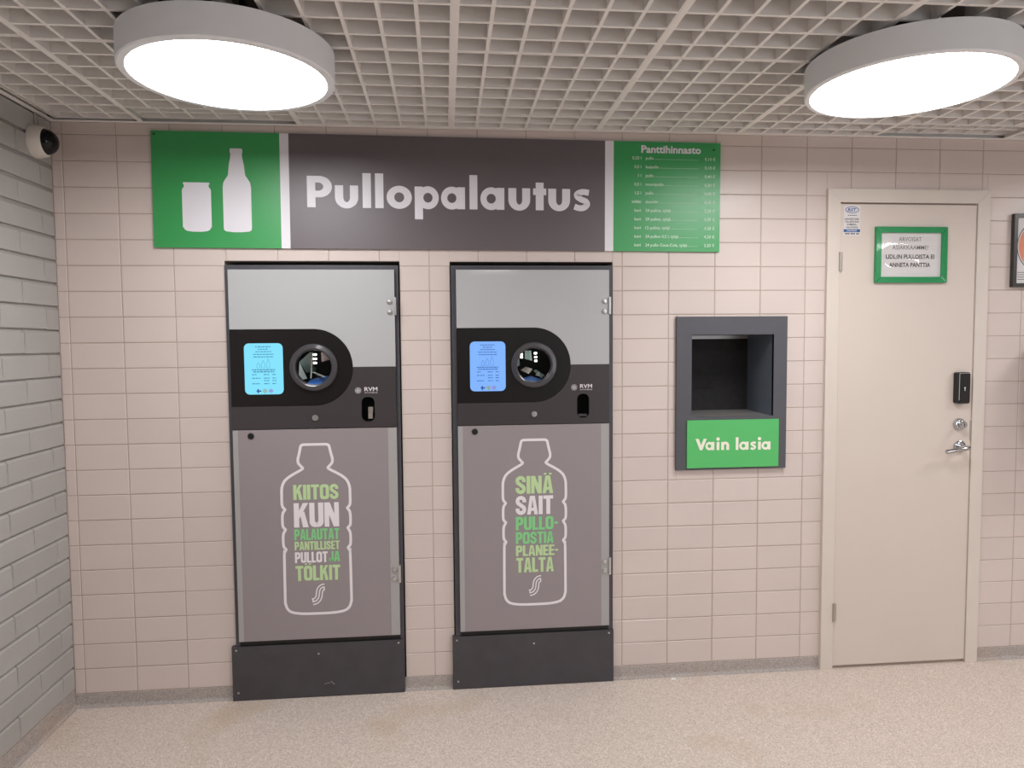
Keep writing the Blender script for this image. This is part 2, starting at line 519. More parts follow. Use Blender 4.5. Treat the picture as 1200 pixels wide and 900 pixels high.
# coved skirting of the floor resin
def cove(mb, a, b, top, axis):
    prof = [(0.0016, top), (-0.0002, top - 0.002), (-0.0008, 0.014)] + [(-0.0008 - 0.013 * (1 - math.cos(t)), 0.014 - 0.0137 * math.sin(t)) for t in (0.3, 0.6, 0.9, 1.2, PI / 2)]
    P = lambda u, q: (u, q[0], q[1]) if axis == 'x' else (XL - 0.003 - q[0], u, q[1])
    for i in range(len(prof) - 1):
        mb.poly([P(a, prof[i]), P(b, prof[i]), P(b, prof[i + 1]), P(a, prof[i + 1])])
mb = MB()
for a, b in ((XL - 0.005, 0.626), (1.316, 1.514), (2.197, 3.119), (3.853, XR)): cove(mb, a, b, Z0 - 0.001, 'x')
tag(mb.build('baseboard_back', 'skirting_resin_shaded', fix=False, smooth=True), 'low speckled grey coved skirting under the tiles', kind='structure')
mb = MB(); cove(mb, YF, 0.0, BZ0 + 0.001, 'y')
tag(mb.build('baseboard_left', 'skirting_resin_shaded', fix=False, smooth=True), 'low speckled grey coved skirting under the grey bricks', kind='structure')

# ------------------------------------------------------------------ ceiling of open square cells
LAMPS = [(0.905, -0.79), (2.897, -0.853)]
ceiling = tag(MB().box(-0.15, XR + 0.1, YF - 0.1, 0.15, ZP, ZP + 0.08).build('ceiling', 'plenum'), 'white open grid ceiling of small square cells', kind='structure')
RX = [0.353 + 0.592 * i for i in range(8)]                    # runners across the picture
YL = [-0.010, -0.184, -0.769, -1.354]                          # panel edges away from the wall
BW, BT = 0.0105, 0.052                                         # blade width and height
tr = MB().box(XL, XR, -0.022, 0.0005, ZC, ZC + 0.002).box(XL, XR, -0.002, 0.0005, ZC, ZC + 0.03)
tr.build('edge_trim', 'ceiling_paint', ceiling)
tr = MB().box(XL, XL + 0.022, YF, -0.022, ZC, ZC + 0.002).box(XL, XL + 0.002, YF, -0.022, ZC, ZC + 0.03)
tr.build('edge_trim', 'ceiling_paint', ceiling)
for x in RX:
    MB().box(x - 0.008, x + 0.008, YL[-1], -0.02, ZC - 0.0005, ZC + 0.0035).box(x - 0.002, x + 0.002, YL[-1], -0.02, ZC + 0.0035, ZC + 0.06).build('runner', 'ceiling_paint', ceiling, fix=False)

def clear_spans(fixed, a, b, along):
    """parts of a blade outside the round hole over a lamp"""
    sp = [(a, b)]
    for lx, ly in LAMPS:
        R = 0.215
        off = (fixed - ly - 0.0) if along == 'x' else (fixed - lx)
        c = lx if along == 'x' else ly
        if abs(off) < R:
            h = math.sqrt(R * R - off * off); out = []
            for s, e in sp:
                if c + h <= s or c - h >= e: out.append((s, e)); continue
                if c - h > s + 0.004: out.append((s, c - h))
                if c + h < e - 0.004: out.append((c + h, e))
            sp = out
    return sp

def blade(parent, along, fixed, a, b, dz=0.0):
    m_ = MB()
    for s, e in clear_spans(fixed, a, b, along):
        if along == 'x': m_.box(s, e, fixed - BW / 2, fixed + BW / 2, ZC + dz, ZC + dz + BT)
        else: m_.box(fixed - BW / 2, fixed + BW / 2, s, e, ZC + dz + 0.0006, ZC + dz + BT)
    if m_.v: m_.build('blade', 'ceiling_paint', parent, fix=False)

cols = [(XL + 0.026, RX[0] - 0.008)] + [(RX[i] + 0.008, RX[i + 1] - 0.008) for i in range(7)]
for ci, (a, b) in enumerate(cols):
    for ri in range(3):
        y1, y0 = YL[ri] - (0.012 if ri == 0 else 0.001), YL[ri + 1] + 0.001
        dz = 0.014 if (ri == 0 and ci in (1, 6)) else 0.008 if ci == 0 else 0.0      # a few panels sit a little high: a dark slit shows
        fr = MB(); t = 0.008
        for s, e in clear_spans(y0 + t / 2, a, b, 'x'): fr.box(s, e, y0, y0 + t, ZC + 0.0003, ZC + BT)
        for s, e in clear_spans(y1 - t / 2, a, b, 'x'): fr.box(s, e, y1 - t, y1, ZC + 0.0003, ZC + BT)
        for s, e in clear_spans(a + 0.002, y0, y1, 'y'): fr.box(a, a + 0.004, s, e, ZC + 0.0004, ZC + BT)
        for s, e in clear_spans(b - 0.002, y0, y1, 'y'): fr.box(b - 0.004, b, s, e, ZC + 0.0004, ZC + BT)
        panel = fr.build('ceiling_panel', 'ceiling_paint', ceiling, fix=False, loc=(0, 0, dz))
        nx = 6; ny = 2 if ri == 0 else 6
        if ci == 0:
            for i in range(1, 4): blade(panel, 'y', RX[0] - 0.0987 * i, y0, y1)
        else:
            for i in range(1, nx): blade(panel, 'y', RX[ci - 1] + 0.592 / nx * i, y0, y1)
        for i in range(1, ny): blade(panel, 'x', YL[ri + 1] + (YL[ri] - YL[ri + 1]) / ny * i, a, b)
far = MB()                                                      # the same grid going on behind and beside the viewer
for i in range(70):
    x = RX[0] - 0.0987 * 3 + 0.0987 * i
    if x > XR: break
    far.box(x - BW / 2, x + BW / 2, YF, YL[-1] if x < RX[-1] + 0.01 else -0.02, ZC + 0.0006, ZC + BT)
for i in range(60):
    y = -0.0865 - 0.0975 * i
    if y < YF: break
    far.box(XL + 0.02 if y < YL[-1] else RX[-1], XR, y - BW / 2, y + BW / 2, ZC, ZC + BT)
tag(far.build('blade_field', 'ceiling_paint', ceiling, fix=False), kind='stuff')

# ------------------------------------------------------------------ round ceiling lamps
def lamp(x, y, label, dr=0.266):
    t = thing('ceiling_lamp', label, 'lamp', (x, y, 2.196), 'round ceiling lamps')
    R = 0.288
    MB().lathe([(dr, 0.006), (dr, 0.0), (R - 0.004, 0.0), (R, 0.004), (R, 0.085), (R - 0.02, 0.087), (0.0005, 0.087)], (0, 0, 0), 'z', 96, cap0=False).build('lamp_housing', 'lamp_body', t, smooth=True)
    MB().lathe([(0.0005, 0.0025), (dr - 0.0005, 0.0045)], (0, 0, 0), 'z', 96, cap0=False, cap1=False).build('diffuser', 'lamp_diffuser', t, fix=False)
    h = MB()
    for a in (0.6, 0.6 + PI): h.box(0.04 * math.cos(a) - 0.008, 0.04 * math.cos(a) + 0.008, 0.04 * math.sin(a) - 0.008, 0.04 * math.sin(a) + 0.008, 0.086, ZP - 2.196)
    h.build('hanger', 'black_plastic', t)
lamp(*LAMPS[0], 'round white ceiling lamp above the can and bottle symbols')
lamp(*LAMPS[1], 'round white ceiling lamp above the white door', 0.272)
lamp(4.88, -0.853, 'round white ceiling lamp beyond the right edge of the picture')
lamp(0.905, -2.75, 'round white ceiling lamp overhead behind the viewer on the brick wall side')
lamp(2.897, -2.75, 'round white ceiling lamp overhead behind the viewer in the middle')
lamp(4.88, -2.75, 'round white ceiling lamp overhead behind the viewer on the right')
lamp(2.0, -4.5, 'round white ceiling lamp farthest behind the viewer')

# ------------------------------------------------------------------ heavy geometric lettering (sign and hatch label)
def glyph(mb, ch, x, w, z, xh, s, y):
    """x,w = left edge and width, z = baseline, xh = height of small letters, s = stem width"""
    cap, asc, desc = xh * 1.40, xh * 1.56, xh * 0.48
    def ring(cx, rx, rz, ix, iz):
        mb.strip(arc(cx, z + xh / 2, rx, rz, 0, 360, 40), arc(cx, z + xh / 2, ix, iz, 0, 360, 40), y)
    R = lambda a, b, c, d: mb.flat(rect(a, b, c, d), y)
    if ch == 'l': R(x, x + w, z, z + asc)
    elif ch == 'i':
        R(x + w / 2 - s / 2, x + w / 2 + s / 2, z, z + xh)
        mb.flat(circle(x + w / 2, z + xh * 1.36, s * 0.60, 20), y)
    elif ch == 'o': ring(x + w / 2, w / 2, xh * 0.52, w * 0.195, w * 0.195)
    elif ch == 'p':
        rx = w * 0.45; ring(x + w - rx, rx, xh * 0.52, w * 0.19, w * 0.20); R(x, x + s, z - desc, z + xh)
    elif ch == 'a':
        rx = w * 0.45; ring(x + rx, rx, xh * 0.52, w * 0.19, w * 0.20); R(x + w - s, x + w, z, z + xh)
    elif ch == 'u':
        o = [(x, z + xh)] + arc(x + w / 2, z + xh * 0.47, w / 2, xh * 0.50, 180, 360, 20) + [(x + w, z + xh)]
        i = [(x + s, z + xh)] + arc(x + w / 2, z + xh * 0.47, w / 2 - s, xh * 0.22, 180, 360, 20) + [(x + w - s, z + xh)]
        mb.strip(o, i, y)
    elif ch == 'n':
        o = [(x + s * 0.5, z + xh * 0.55)] + arc(x + w / 2 + s * 0.1, z + xh * 0.55, w / 2 - s * 0.1, xh * 0.48, 150, 0, 18) + [(x + w, z)]
        i = [(x + s, z + xh * 0.5)] + arc(x + w / 2, z + xh * 0.53, w / 2 - s, xh * 0.2, 150, 0, 18) + [(x + w - s, z)]
        mb.strip(o, i, y); R(x, x + s, z, z + xh)
    elif ch == 't':
        R(x + w / 2 - s / 2, x + w / 2 + s / 2, z, z + xh * 1.27); R(x, x + w, z + xh * 0.70, z + xh)
    elif ch == 'P':
        R(x, x + s, z, z + cap)
        rz = cap * 0.34; c = z + cap - rz; rx = w * 0.5
        o = [(x + s * 0.5, z + cap), (x + w - rx, z + cap)] + arc(x + w - rx, c, rx, rz, 90, -90, 20) + [(x + s * 0.5, c - rz)]
        i = [(x + s * 0.98, c + rz * 0.38), (x + s + w * 0.12, c + rz * 0.38)] + arc(x + s + w * 0.12, c, w * 0.2, rz * 0.38, 90, -90, 20) + [(x + s * 0.98, c - rz * 0.38)]
        mb.strip(o, i, y)
    elif ch == 'V':
        mb.flat([(x, z + cap), (x + s * 1.1, z + cap), (x + w * 0.5 + s * 0.12, z + cap * 0.35), (x + w * 0.5 + s * 0.42, z), (x + w * 0.5 - s * 0.42, z)], y)
        mb.flat([(x + w - s * 1.1, z + cap), (x + w, z + cap), (x + w * 0.5 + s * 0.42, z), (x + w * 0.5 - s * 0.42, z), (x + w * 0.5 - s * 0.12, z + cap * 0.35)], y)
    elif ch == 's':
        p = [(0.90, 0.83), (0.55, 0.865), (0.26, 0.78), (0.24, 0.66), (0.46, 0.53), (0.72, 0.44), (0.80, 0.30), (0.62, 0.155), (0.36, 0.13), (0.08, 0.20)]
        mb.stroke(smooth_path([(x + w * a, z + xh * (b * 1.02 - 0.01)) for a, b in p], 5), s * 0.74, y)

# ------------------------------------------------------------------ sign board
SY = -0.012
sign = thing('sign_board', 'long bottle return sign board in green and dark grey above the machines', 'sign', (0.381, 0, 1.825))
sign.rotation_euler = (0, 0.0043, 0)
SH = 0.446                                                     # height of the board
def panel(name, m, a, b):
    return MB().box(a - 0.381, b - 0.381, SY, -0.0012, 0, SH).build(name, m, sign)
gp = panel('symbol_panel', 'sign_green', 0.381, 0.8640)
panel('divider', 'sign_white', 0.8640, 0.8985)
tp = panel('title_panel', 'sign_dark', 0.8985, 2.1610)
panel('divider', 'sign_white', 2.1610, 2.1965)
pp = panel('price_panel', 'price_green', 2.1965, 2.6480)
py = SY - 0.0007
def sx_(x): return x - 0.381
def mirror(pts, cx): return pts + [(2 * cx - p[0], p[1]) for p in reversed(pts)]
cxc = sx_(0.5455); zb = 0.061
can = [(cxc - 0.049, zb + 0.190), (cxc - 0.0495, zb + 0.184), (cxc - 0.0455, zb + 0.178), (cxc - 0.0475, zb + 0.171), (cxc - 0.0525, zb + 0.166), (cxc - 0.0545, zb + 0.158),
       (cxc - 0.0545, zb + 0.018), (cxc - 0.0500, zb + 0.014), (cxc - 0.0470, zb + 0.008), (cxc - 0.038, zb + 0.003), (cxc - 0.015, zb)]
MB().flat(mirror(can, cxc), py).build('can_symbol', 'sign_white', gp)
cxb = sx_(0.6985)
bot = [(cxb - 0.021, zb + 0.323), (cxb - 0.0235, zb + 0.319), (cxb - 0.0240, zb + 0.308), (cxb - 0.0215, zb + 0.302), (cxb - 0.0225, zb + 0.288), (cxb - 0.0285, zb + 0.260), (cxb - 0.0310, zb + 0.235), (cxb - 0.0330, zb + 0.219),
       (cxb - 0.0420, zb + 0.206), (cxb - 0.0505, zb + 0.192), (cxb - 0.0535, zb + 0.175), (cxb - 0.0535, zb + 0.016), (cxb - 0.0515, zb + 0.008), (cxb - 0.0445, zb + 0.003), (cxb - 0.018, zb)]
MB().flat(mirror(bot, cxb), py).build('bottle_symbol', 'sign_white', gp)
TITLE = [('P', .966, 1.063), ('u', 1.074, 1.165), ('l', 1.182, 1.215), ('l', 1.231, 1.264), ('o', 1.276, 1.376), ('p', 1.387, 1.483), ('a', 1.492, 1.588), ('l', 1.606, 1.638),
         ('a', 1.650, 1.747), ('u', 1.763, 1.852), ('t', 1.864, 1.918), ('u', 1.926, 2.016), ('s', 2.028, 2.101)]
for ch, a, b in TITLE:
    m_ = MB(); glyph(m_, ch, sx_(a), b - a, 0.1615, 0.0875, 0.0325, py); m_.build('letter', 'sign_white', tp, fix=False)
m_ = MB(); add_text(m_, 'Panttihinnasto', sx_(2.312), 0.4015, py, 0.0285, width=0.252, bold=0.03); m_.build('heading', 'sign_white', pp, fix=False)
ROWS = [('0,33 l', 'pullo', '0,10 €'), ('0,5 l', 'lasipullo', '0,10 €'), ('1 l', 'pullo', '0,40 €'), ('0,5 l', 'muovipullo', '0,20 €'), ('1,5 l', 'pullo', '0,40 €'), ('tölkki', 'alumiini', '0,15 €'),
        ('kori', '24 pullon, tyhjä', '2,20 €'), ('kori', '20 pullon, tyhjä', '4,20 €'), ('kori', '12 pullon, tyhjä', '4,20 €'), ('kori', '24 pullon 0,5 l, tyhjä', '4,20 €'), ('kori', '24 pullo Coca-Cola, tyhjä', '3,20 €')]
for i, (a, b, c) in enumerate(ROWS):
    z = 0.3735 - 0.03535 * i
    cap = 0.0118
    m_ = MB(); add_text(m_, a, sx_(2.312), z, py, cap, align='R', bold=0.016); m_.build('row_size', 'price_print', pp, fix=False)
    m_ = MB(); add_text(m_, b, sx_(2.331), z, py, cap, bold=0.016)
    xe = max(v[0] for v in m_.v) + 0.006
    m_.build('row_product', 'price_print', pp, fix=False)
    m_ = MB(); x = sx_(2.552)
    while x > xe:
        m_.flat(rect(x - 0.0013, x + 0.0013, z, z + 0.0026), py); x -= 0.0072
    tag(m_.build('dot_leader', 'price_print', pp, fix=False), kind='stuff')
    m_ = MB(); add_text(m_, c, sx_(2.626), z, py, cap, align='R', bold=0.016); m_.build('row_price', 'price_print', pp, fix=False)
MB().lathe([(0.004, 0), (0.004, -0.002), (0.003, -0.003)], (sx_(2.619), SY, 0.4175), 'y', 12).build('screw', 'black_plastic', pp)
MB().lathe([(0.004, 0), (0.004, -0.002), (0.003, -0.003)], (sx_(0.393), SY, 0.433), 'y', 12).build('screw', 'black_plastic', gp)

# ------------------------------------------------------------------ narrow capital lettering of the machine doors
def cap_glyph(mb, ch, x, z, sx, h, y):
    """unit letter of height 1 scaled by sx, h; returns its advance"""
    S = 0.222
    T = lambda p: (x + p[0] * sx, z + p[1] * h)
    def R(a, b, c, d): mb.flat([T((a, c)), T((b, c)), T((b, d)), T((a, d))], y)
    def Q(*p): mb.flat([T(q) for q in p], y)
    dots = False
    base = ch
    if ch in 'ÄÖ': dots = True; base = {'Ä': 'A', 'Ö': 'O'}[ch]
    w = {'I': S, 'T': .56, 'L': .47, 'E': .50, 'K': .62, 'N': .62, 'A': .62, 'J': .50, 'P': .58, 'U': .60, 'O': .62, 'S': .60, '-': .30}[base]
    if base == 'I': R(0, w, 0, 1)
    elif base == 'T': R(0, w, .82, 1); R(w / 2 - S / 2, w / 2 + S / 2, 0, .83)
    elif base == 'L': R(0, S, 0, 1); R(S, w, 0, .18)
    elif base == 'E': R(0, S, 0, 1); R(S, w, 0, .18); R(S, w * .94, .41, .59); R(S, w, .82, 1)
    elif base == '-': R(.02, w - .02, .40, .58)
    elif base == 'K':
        R(0, S, 0, 1)
        Q((S, .36), (S, .68), (w - S * 1.05, 1), (w, 1)); Q((S * 1.2, .55), (S * 2.0, .66), (w, 0), (w - S * 1.1, 0))
    elif base == 'N':
        R(0, S * .9, 0, 1); R(w - S * .9, w, 0, 1); Q((0, 1), (S * 1.05, 1), (w, 0), (w - S * 1.05, 0))
    elif base == 'A':
        Q((0, 0), (S * .95, 0), (w / 2 + S * .1, 1), (w / 2 - S * .62, 1)); Q((w, 0), (w - S * .95, 0), (w / 2 - S * .1, 1), (w / 2 + S * .62, 1)); R(S * .8, w - S * .8, .19, .36)
    elif base in 'UOJPS':
        r, q = .22, .09
        def arcs(cx, cz, a0, a1, rr): return [T(p) for p in arc(cx, cz, rr, rr, a0, a1, 6)]
        if base == 'U':
            o = [T((0, 1))] + arcs(r, r, 180, 270, r) + arcs(w - r, r, 270, 360, r) + [T((w, 1))]
            i = [T((S, 1))] + arcs(S + q, S * .85 + q, 180, 270, q) + arcs(w - S - q, S * .85 + q, 270, 360, q) + [T((w - S, 1))]
            mb.strip(o, i, y)
        elif base == 'J':
            o = [T((0, .34)), T((0, .26))] + arcs(r, r, 180, 270, r) + arcs(w - r, r, 270, 360, r) + [T((w, 1))]
            i = [T((S, .34)), T((S, .28))] + arcs(S + q, S * .85 + q, 180, 270, q * .6) + arcs(w - S - q, S * .85 + q, 270, 360, q) + [T((w - S, 1))]
            mb.strip(o, i, y)
        elif base == 'O':
            o = arcs(w - r, 1 - r, 0, 90, r) + arcs(r, 1 - r, 90, 180, r) + arcs(r, r, 180, 270, r) + arcs(w - r, r, 270, 360, r)
            e = S * .87
            i = arcs(w - S - q, 1 - e - q, 0, 90, q) + arcs(S + q, 1 - e - q, 90, 180, q) + arcs(S + q, e + q, 180, 270, q) + arcs(w - S - q, e + q, 270, 360, q)
            mb.strip(o + o[:1], i + i[:1], y)
        elif base == 'P':
            R(0, S, 0, 1); lo = .36
            o = [T((S, 1))] + arcs(w - r, 1 - r, 90, 0, r) + arcs(w - r, lo + r, 0, -90, r) + [T((S, lo))]
            i = [T((S, 1 - S * .85))] + arcs(w - S - q * .6, 1 - S * .85 - q * .6, 90, 0, q * .6) + arcs(w - S - q * .6, lo + S * .85 + q * .6, 0, -90, q * .6) + [T((S, lo + S * .85))]
            mb.strip(o, i, y)
        else:
            p = [(w - S / 2, .66), (w - S / 2, .76)] + arc(w / 2, .74, w / 2 - S / 2, .165, 10, 180, 10) + [(S / 2, .70), (S * .62, .62), (w / 2, .50), (w - S * .62, .38), (w - S / 2, .30)] + arc(w / 2, .26, w / 2 - S / 2, .165, 0, -170, 10) + [(S / 2, .24), (S / 2, .34)]
            L, Rr = offset_path(p, S * .47)
            mb.strip([T(a) for a in L], [T(a) for a in Rr], y)
    if dots:
        for c in (w / 2 - .15, w / 2 + .15): R(c - .08, c + .08, 1.05, 1.15)
    return w
def cap_line(body, x0, x1, z0, z1, y):
    W_ = {'I': .222, 'T': .56, 'L': .47, 'E': .50, 'K': .62, 'N': .62, 'A': .62, 'Ä': .62, 'J': .50, 'P': .58, 'U': .60, 'O': .62, 'Ö': .62, 'S': .60, '-': .30}
    g = .04; tot = sum(W_[c] for c in body) + g * (len(body) - 1)
    s = (x1 - x0) / tot; mb = MB(); x = x0
    for c in body:
        cap_glyph(mb, c, x, z0, s, z1 - z0, y); x += (W_[c] + g) * s
    return mb

BOTTLE_L = [(0.0150, 1.0437), (0.0340, 1.0437), (0.0440, 1.0435), (0.0495, 1.0422), (0.0535, 1.0392), (0.0556, 1.0345), (0.0583, 1.022), (0.0625, 1.003), (0.0670, 0.985), (0.0650, 0.968), (0.0520, 0.953), (0.0500, 0.946), (0.0700, 0.934), (0.0980, 0.918), (0.1210, 0.898), (0.1315, 0.872), (0.1330, 0.845),
            (0.1330, 0.806), (0.1290, 0.792), (0.1215, 0.783), (0.1290, 0.772), (0.1325, 0.755), (0.1325, 0.722), (0.1290, 0.710), (0.1215, 0.702), (0.1280, 0.690), (0.1315, 0.675), (0.1315, 0.642), (0.1280, 0.629), (0.1210, 0.621), (0.1265, 0.610), (0.1290, 0.592),
            (0.1300, 0.420), (0.1290, 0.400), (0.1230, 0.379), (0.1080, 0.364), (0.0800, 0.357), (0.0400, 0.354)]

def s_emblem(mb, cx, cz, h, y):
    """three parallel S lines, the middle one joined to its neighbours at the ends"""
    s = h
    path = [(0.30, 0.40)] + arc(0.30, 0.10, 0.22, 0.30, 95, 180, 8) + [(0.06, 0.0)] + arc(-0.30 + 0.11, -0.10, 0.22, 0.30, 0, -85, 8) + [(-0.30, -0.40)]
    path = smooth_path([(0.31, 0.36), (0.20, 0.345), (0.09, 0.25), (0.045, 0.10), (0.03, -0.05), (-0.02, -0.20), (-0.13, -0.315), (-0.30, -0.36)], 4)
    for d in (-1, 0, 1):
        L, R = offset_path(path, 0.145)
        pts = path if d == 0 else (L if d > 0 else R)
        mb.stroke([(cx + p[0] * s, cz + p[1] * s) for p in pts], 0.062 * s, y)
    e0 = path[0]; L, R = offset_path(path, 0.145)
    mb.stroke([(cx + 0.28 * s, cz + e0[1] * s + 0.03 * s), (cx + 0.28 * s, cz + R[0][1] * s - 0.03 * s if R[0][1] < e0[1] else cz + L[0][1] * s - 0.03 * s)], 0.062 * s, y)
    e1 = path[-1]; top = max(L[-1][1], R[-1][1])
    mb.stroke([(cx - 0.27 * s, cz + e1[1] * s - 0.03 * s), (cx - 0.27 * s, cz + top * s + 0.03 * s)], 0.062 * s, y)

# ------------------------------------------------------------------ reverse vending machines
CY, CX, CZ = -2.9258, 1.5001, 1.4444
def machine(xc, hw, fl, fr, kl, kr, label, screen_mat, ink, lines, variant):
    t = thing('bottle_return_machine', label, 'machine', (xc, 0, 0), 'bottle return machines')
    q = hw / 0.318                                              # this machine's width against the nominal one
    cz, hr = 1.352, 0.0690
    FY, DY = -0.014, -0.030                                     # frame face, door face
    # cabinet body and front plate with the feed hole and the receipt slot
    body = MB()
    slot = rrect(.181 * q, .233 * q, 1.131, 1.231, 0.0225 * q)
    body.prism(rect(-hw - .002, hw + .002, .02, 1.742), -0.0118, -0.006, [circle(0, cz, hr + 0.004), slot])
    body.box(fl + .01, fr - .01, 0.44, 0.45, 0.0, 1.757)
    body.build('cabinet', 'black_plastic', t)
    fm = MB()
    fm.box(fl, -hw, FY, 0.45, 0.0, 1.757); fm.box(hw, fr, FY, 0.45, 0.0, 1.757); fm.box(-hw, hw, FY, 0.45, 1.7395, 1.757)
    fm.build('frame', 'machine_frame', t, bevel=0.0015)
    # upper door: three printed glass areas
    ud = MB().prism(rect(-hw + .001, hw - .001, 1.1095, 1.737), -0.0205, -0.0125, [rect(-hw + .012, hw - .012, 1.118, 1.725)]).build('upper_door', 'black_plastic', t)
    r = 0.1525
    top = arc(0, cz, r, r, 90, 0, 28)
    MB().prism([(-hw, 1.738), (-hw, cz + r)] + top + [(hw, cz), (hw, 1.738)], DY, -0.021).build('light_glass', 'glass_light', ud)
    e = 0.0006
    MB().prism([(-hw, cz + r - e), (-hw, cz - r + e)] + arc(0, cz, r - e, r - e, -90, 90, 40), DY, -0.021, [circle(0, cz, hr)]).build('black_glass', 'glass_black', ud)
    MB().prism([(-hw, cz - r - e), (-hw, 1.1085), (hw, 1.1085), (hw, cz - 0.0012)] + arc(0, cz, r + e, r + e, 0, -90, 28), DY, -0.021, [slot]).build('grey_glass', 'glass_grey', ud)
    def hinge(parent, za, zb, zp0, zp1):
        h = MB().box(.3155 * q, .3245 * q, DY - 0.007, FY, zp0, zp1).build('hinge', 'steel', parent, bevel=0.001)
        for z in (za, zb):
            MB().lathe([(.0105, 0), (.0105, -.004), (.0085, -.0065), (.003, -.0072)], (.2985 * q, DY, z), 'y', 20).build('bolt', 'steel', parent, smooth=True)
    hinge(ud, 1.610, 1.569, 1.557, 1.628)
    # screen
    sc = MB().prism(rrect(-.265 * q, -.118 * q, 1.247, 1.449, .019), DY - 0.0012, DY + 0.0002).build('screen', screen_mat, t)
    yy = DY - 0.0016
    ink_mb = MB()
    def words(z, spans, hgt=.0032):
        for a, b in spans:
            x = a
            while x < b - .002:
                e2 = min(b, x + random.uniform(.006, .014)); ink_mb.flat(rect(x * q, e2 * q, z, z + hgt), yy); x = e2 + .0022
    c0 = -.1915
    for z, hwid in ((1.4335, .031), (1.424, .020), (1.4145, .030), (1.404, .039), (1.394, .038)): words(z, [(c0 - hwid, c0 + hwid)])
    for z, a, b in ((1.3425, -.045, .043), (1.3345, -.040, .040)): words(z, [(c0 + a, c0 + b)], .004)
    for z, sp in ((1.324, ((-.045, -.028), (-.001, .020), (.032, .047))), (1.310, ((-.045, -.010), (0.0, .022), (.032, .047))), (1.3, ((.0, .020), (.032, .047))), (1.288, ((-.045, -.016), (.0, .021), (.032, .047)))): words(z, [(c0 + a, c0 + b) for a, b in sp])
    for k, (dx, hh) in enumerate(((-.020, .020), (-.002, .028), (.017, .034))):
        x = c0 + dx; z = 1.352
        ink_mb.stroke([((x - .006) * q, z + hh * .6), ((x - .006) * q, z), ((x + .006) * q, z), ((x + .006) * q, z + hh * .6), ((x + .003) * q, z + hh * .75), ((x + .002) * q, z + hh), ((x - .002) * q, z + hh), ((x - .003) * q, z + hh * .75)], .0011, yy, closed=True)
    ink_mb.build('screen_text', ink, sc, fix=False)
    fz = 1.2605
    x = (c0 - .021) * q
    MB().flat(rect(x - .0095, x + .0095, fz - .0025, fz + .0025), yy).flat(rect(x - .005, x, fz - .0085, fz + .0085), yy - .0001).build('flag_symbol', 'flag_blue', sc, fix=False)
    for dx, mm in ((.002, 'flag_olive'), (.025, 'flag_violet')):
        f_ = MB().strip(arc((c0 + dx) * q, fz, .0085, .0085, 0, 360, 20), arc((c0 + dx) * q, fz, .0062, .0062, 0, 360, 20), yy)
        f_.flat(rect((c0 + dx) * q - .006, (c0 + dx) * q + .006, fz - .0014, fz + .0014), yy - .0001)
        if mm == 'flag_olive': f_.flat(rect((c0 + dx) * q - .0015, (c0 + dx) * q + .0015, fz - .006, fz + .006), yy - .0002)
        else: f_.flat(circle((c0 + dx) * q, fz, .0045, 12), yy - .0003)
        f_.build('flag_symbol', mm, sc, fix=False)
    # feed opening: ring and chamber
    MB().lathe([(.0935, DY + .001), (.0935, DY - .010), (.0900, DY - .0145), (.0760, DY - .0165), (.0715, DY - .0140), (.0690, DY - .006), (.0685, DY + .004)], (0, 0, cz), 'y', 64, False, False).build('feed_ring', 'ring_plastic', t, smooth=True)
    ch = MB()
    X, D0, D1, ZL, ZH = .125, .0, .36, cz - .11, cz + .13
    ch.poly([(-X, D1, ZL), (X, D1, ZL), (X, D1, ZH), (-X, D1, ZH)]); ch.poly([(-X, D0, ZL), (-X, D1, ZL), (-X, D1, ZH), (-X, D0, ZH)]); ch.poly([(X, D0, ZL), (X, D1, ZL), (X, D1, ZH), (X, D0, ZH)])
    ch.poly([(-X, D0, ZH), (X, D0, ZH), (X, D1, ZH), (-X, D1, ZH)]); ch.poly([(-X, D0, ZL), (X, D0, ZL), (X, D1, ZL), (-X, D1, ZL)])
    for s, (r0, y0, y1) in enumerate(((.08, D0, D0),)):
        ch.flat(rect(-X, X, ZL, ZH), D0, [circle(0, cz, .0725)])
    chamber = ch.build('chamber', 'dark_void', t, fix=False)
    crx, crz = CX - xc, CZ
    def at(dx, dz, d):
        k = (d - CY) / (0.0 - CY)
        return (crx + (dx - crx) * k, d, crz + (cz + dz - crz) * k)
    def plate(name, m, pts, thick=.003):
        P = [Vector(at(*p)) for p in pts]; B = [p + Vector((0, thick, 0)) for p in P]; n = len(P)
        mb = MB(); mb.v = [tuple(p) for p in P + B]; mb.f = [tuple(range(n)), tuple(range(2 * n - 1, n - 1, -1))] + [(i, (i + 1) % n, n + (i + 1) % n, n + i) for i in range(n)]
        return mb.build(name, m, chamber)
    if variant == 0:
        plate('side_plate', 'chamber_pale', [(-.062, .020, .06), (-.033, -.046, .10), (-.050, -.050, .06), (-.066, -.030, .05)])
        plate('guide_plate', 'chamber_green', [(-.062, .022, .10), (-.020, .060, .24), (-.014, .060, .25), (-.021, -.020, .22), (-.036, -.022, .18)])
        plate('guide_rail', 'chamber_pale', [(-.011, .060, .20), (-.008, .060, .20), (-.016, -.045, .14), (-.021, -.045, .14)])
        plate('guide_plate', 'chamber_green', [(-.008, .005, .22), (.002, -.004, .27), (.001, -.022, .26), (-.012, -.020, .22)])
        plate('guide_rail', 'chamber_pale', [(-.015, -.020, .17), (-.004, -.019, .20), (.042, -.040, .12), (.030, -.041, .12)])
        plate('back_plate', 'chamber_pink', [(.024, .058, .30), (.055, .058, .30), (.062, .030, .30), (.026, .020, .30)])
        plate('belt', 'belt_blue', [(-.045, -.075, .04), (.045, -.075, .04), (.052, -.036, .20), (.030, -.037, .20), (-.020, -.050, .12)])
        leds = [(-.001, .050), (-.001, .033), (-.001, .0165)]
    else:
